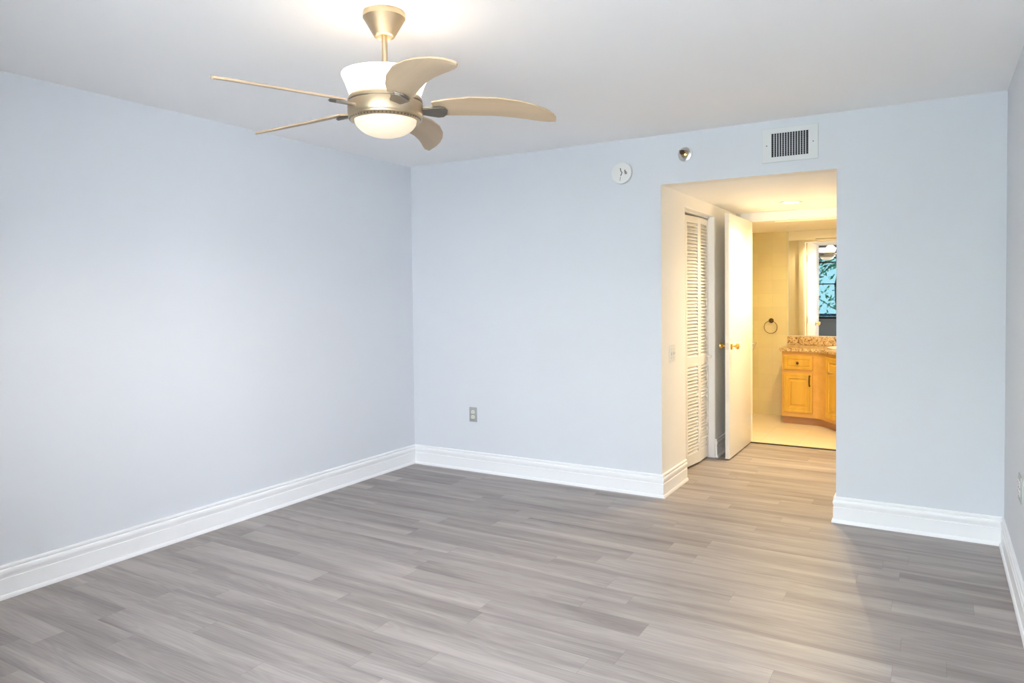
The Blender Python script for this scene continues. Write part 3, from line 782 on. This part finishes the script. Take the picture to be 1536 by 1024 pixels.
# mirror
mirm = bpy.data.materials.new('silvered_mirror'); mirm.use_nodes = True
b = mirm.node_tree.nodes['Principled BSDF']; b.inputs['Metallic'].default_value = 1; b.inputs['Roughness'].default_value = 0.0
b.inputs['Base Color'].default_value = (0.93, 0.94, 0.93, 1)
mr = thing('wall_mirror', 'large frameless bathroom mirror above the vanity, reflecting the bedroom window', 'mirror', (2.298, YB, .898))
mw, mh = BX1 - 2.298 - .004, ZB - .898 - .002
bm = bmesh.new(); bm_box(bm, 0.004, mw, -.008, -.001, 0.006, mh)
me_ = obj('mirror_glass', bm, mirm, mr, smooth=False)
bm = bmesh.new(); bm_box(bm, 0, .004, -.010, -.0005, 0, mh); bm_box(bm, 0, mw, -.012, -.0005, -.004, .005)
obj('edge_channel', bm, VENTW, mr, smooth=False)

# towel ring
tr_ = thing('towel_ring', 'dark bronze towel ring on the beige tiled wall left of the mirror', 'towel ring', (2.118, YB, 1.065))
bm = bmesh.new(); lathe(bm, [(0, 0), (.026, 0), (.027, .004), (.020, .010), (.010, .016), (.009, .040), (.013, .044), (.011, .052), (0, .054)], 28, RX); obj('mount', bm, RING, tr_)
bm = bmesh.new(); tube(bm, [(.070 * sin(2 * pi * i / 40), -.042 - .004 * cos(2 * pi * i / 40), -.072 + .070 * cos(2 * pi * i / 40)) for i in range(40)], .0032, 8, closed=True); obj('ring', bm, RING, tr_)

# white shelf whose end peeps past the open door
bm = bmesh.new()
prf = [(0, 0), (-.12, 0), (-.12, -.012), (-.105, -.022), (-.085, -.030), (-.06, -.050), (-.045, -.075), (-.02, -.085), (0, -.085)]
v0 = [bm.verts.new((1.50, y, z)) for y, z in prf]; v1 = [bm.verts.new((1.958 + z * .40, y, z)) for y, z in prf]
k = len(prf)
for i in range(k): bm.faces.new((v0[i], v0[(i + 1) % k], v1[(i + 1) % k], v1[i]))
bm.faces.new(v0[::-1]); bm.faces.new(v1)
tag(obj('wall_shelf', bm, PORC, loc=(0, YB, .815)), 'white ledge on the tiled bathroom wall, its end peeping past the door edge', 'shelf')

# ------------------------------------------------------------------ outside: bounce ground and slab, low wall, trees seen through the window in the mirror
BOUNCE_GROUND = mat('pale_bounce_paving', (0.55, 0.54, 0.52), 0.9, noise=(3, .1))  # unseen paving made pale to bounce daylight up to the ceiling
bm = bmesh.new(); bm_box(bm, -30, 34, -50, YW - T - .02, -3.2, -3.02)
struct(obj('ground', bm, BOUNCE_GROUND, smooth=False), 'unseen ground outside the bedroom window, made pale to bounce light inside')
RAILM = mat('blue_grey_rail', (0.05, 0.09, 0.16), 0.5, noise=(5, .1))
rlg = thing('balcony_railing', 'low blue-grey railing outside the window, reflected at the foot of the mirror view', 'railing', (2.0, YW - 1.3, -.3))
bm = bmesh.new(); bm_box(bm, -3, 3, -.03, .03, 1.10, 1.16, bev=.005); obj('top_rail', bm, RAILM, rlg)
bm = bmesh.new()
for i in range(61): bm_box(bm, -3 + i * .1 - .01, -3 + i * .1 + .01, -.01, .01, 0, 1.10)
obj('balusters', bm, RAILM, rlg, smooth=False)
bm = bmesh.new(); bm_box(bm, -3.2, 3.2, -.1, 1.16, -.2, 0); obj('bounce_slab', bm, CEIL, rlg, smooth=False)  # unseen slab made white so it bounces sunlight onto the ceiling

BARK = mat('grey_bark', (0.10, 0.085, 0.07), 0.9, noise=(8, .4))
LEAF = mat('tree_leaves', (0.16, 0.26, 0.14), 0.6, noise=(1.5, .5))
def tree(x, y, h, label, seed, lean):
    rnd = random.Random(seed)
    t = thing('tree', label, 'tree', (x, y, -3.0), 0, 'trees outside the window')
    bm = bmesh.new(); tips = []
    def branch(p, d, L, r, lv):
        pts = [p]; rad = [r]; q = p.copy(); dd = d.copy()
        for i in range(5):
            dd = (dd + Vector((rnd.uniform(-.22, .22), rnd.uniform(-.22, .22), rnd.uniform(-.05, .16)))).normalized()
            q = q + dd * L / 5; pts.append(q.copy()); rad.append(r * (1 - .12 * (i + 1)))
        tube(bm, pts, rad, 7)
        if lv == 0: tips.extend(pts[2:]); return
        for i in range(4 if lv > 1 else 3):
            a = rnd.uniform(0, 2 * pi); s = pts[rnd.randint(2, 5)]
            nd = (dd * .5 + Vector((cos(a), sin(a), rnd.uniform(-.1, .6))) * .9).normalized()
            branch(s, nd, L * .68, r * .45, lv - 1)
    branch(Vector((0, 0, 0)), Vector((lean, 0, 1)).normalized(), h * .55, .19, 3)
    obj('trunk', bm, BARK, t)
    bm = bmesh.new()
    for p in tips:
        for j in range(14):
            c = p + Vector((rnd.gauss(0, .34), rnd.gauss(0, .34), rnd.gauss(0, .30)))
            s = rnd.uniform(.035, .085)
            a = Vector((rnd.gauss(0, 1), rnd.gauss(0, 1), rnd.gauss(0, 1))).normalized(); bb = a.orthogonal().normalized(); cc = a.cross(bb)
            vv = [bm.verts.new(c + q) for q in (bb * s * 1.6, cc * s * .7, -bb * s * 1.6, -cc * s * .7)]
            bm.faces.new(vv)
    obj('foliage', bm, LEAF, t, smooth=False, fixn=False)
tree(2.3, -12.5, 8.0, 'leaning tree with dark trunk seen through the window in the mirror', 3, -.35)
tree(-2.6, -26.0, 11.0, 'leafy tree farther off behind the leaning one, seen through the window in the mirror', 8, .1)
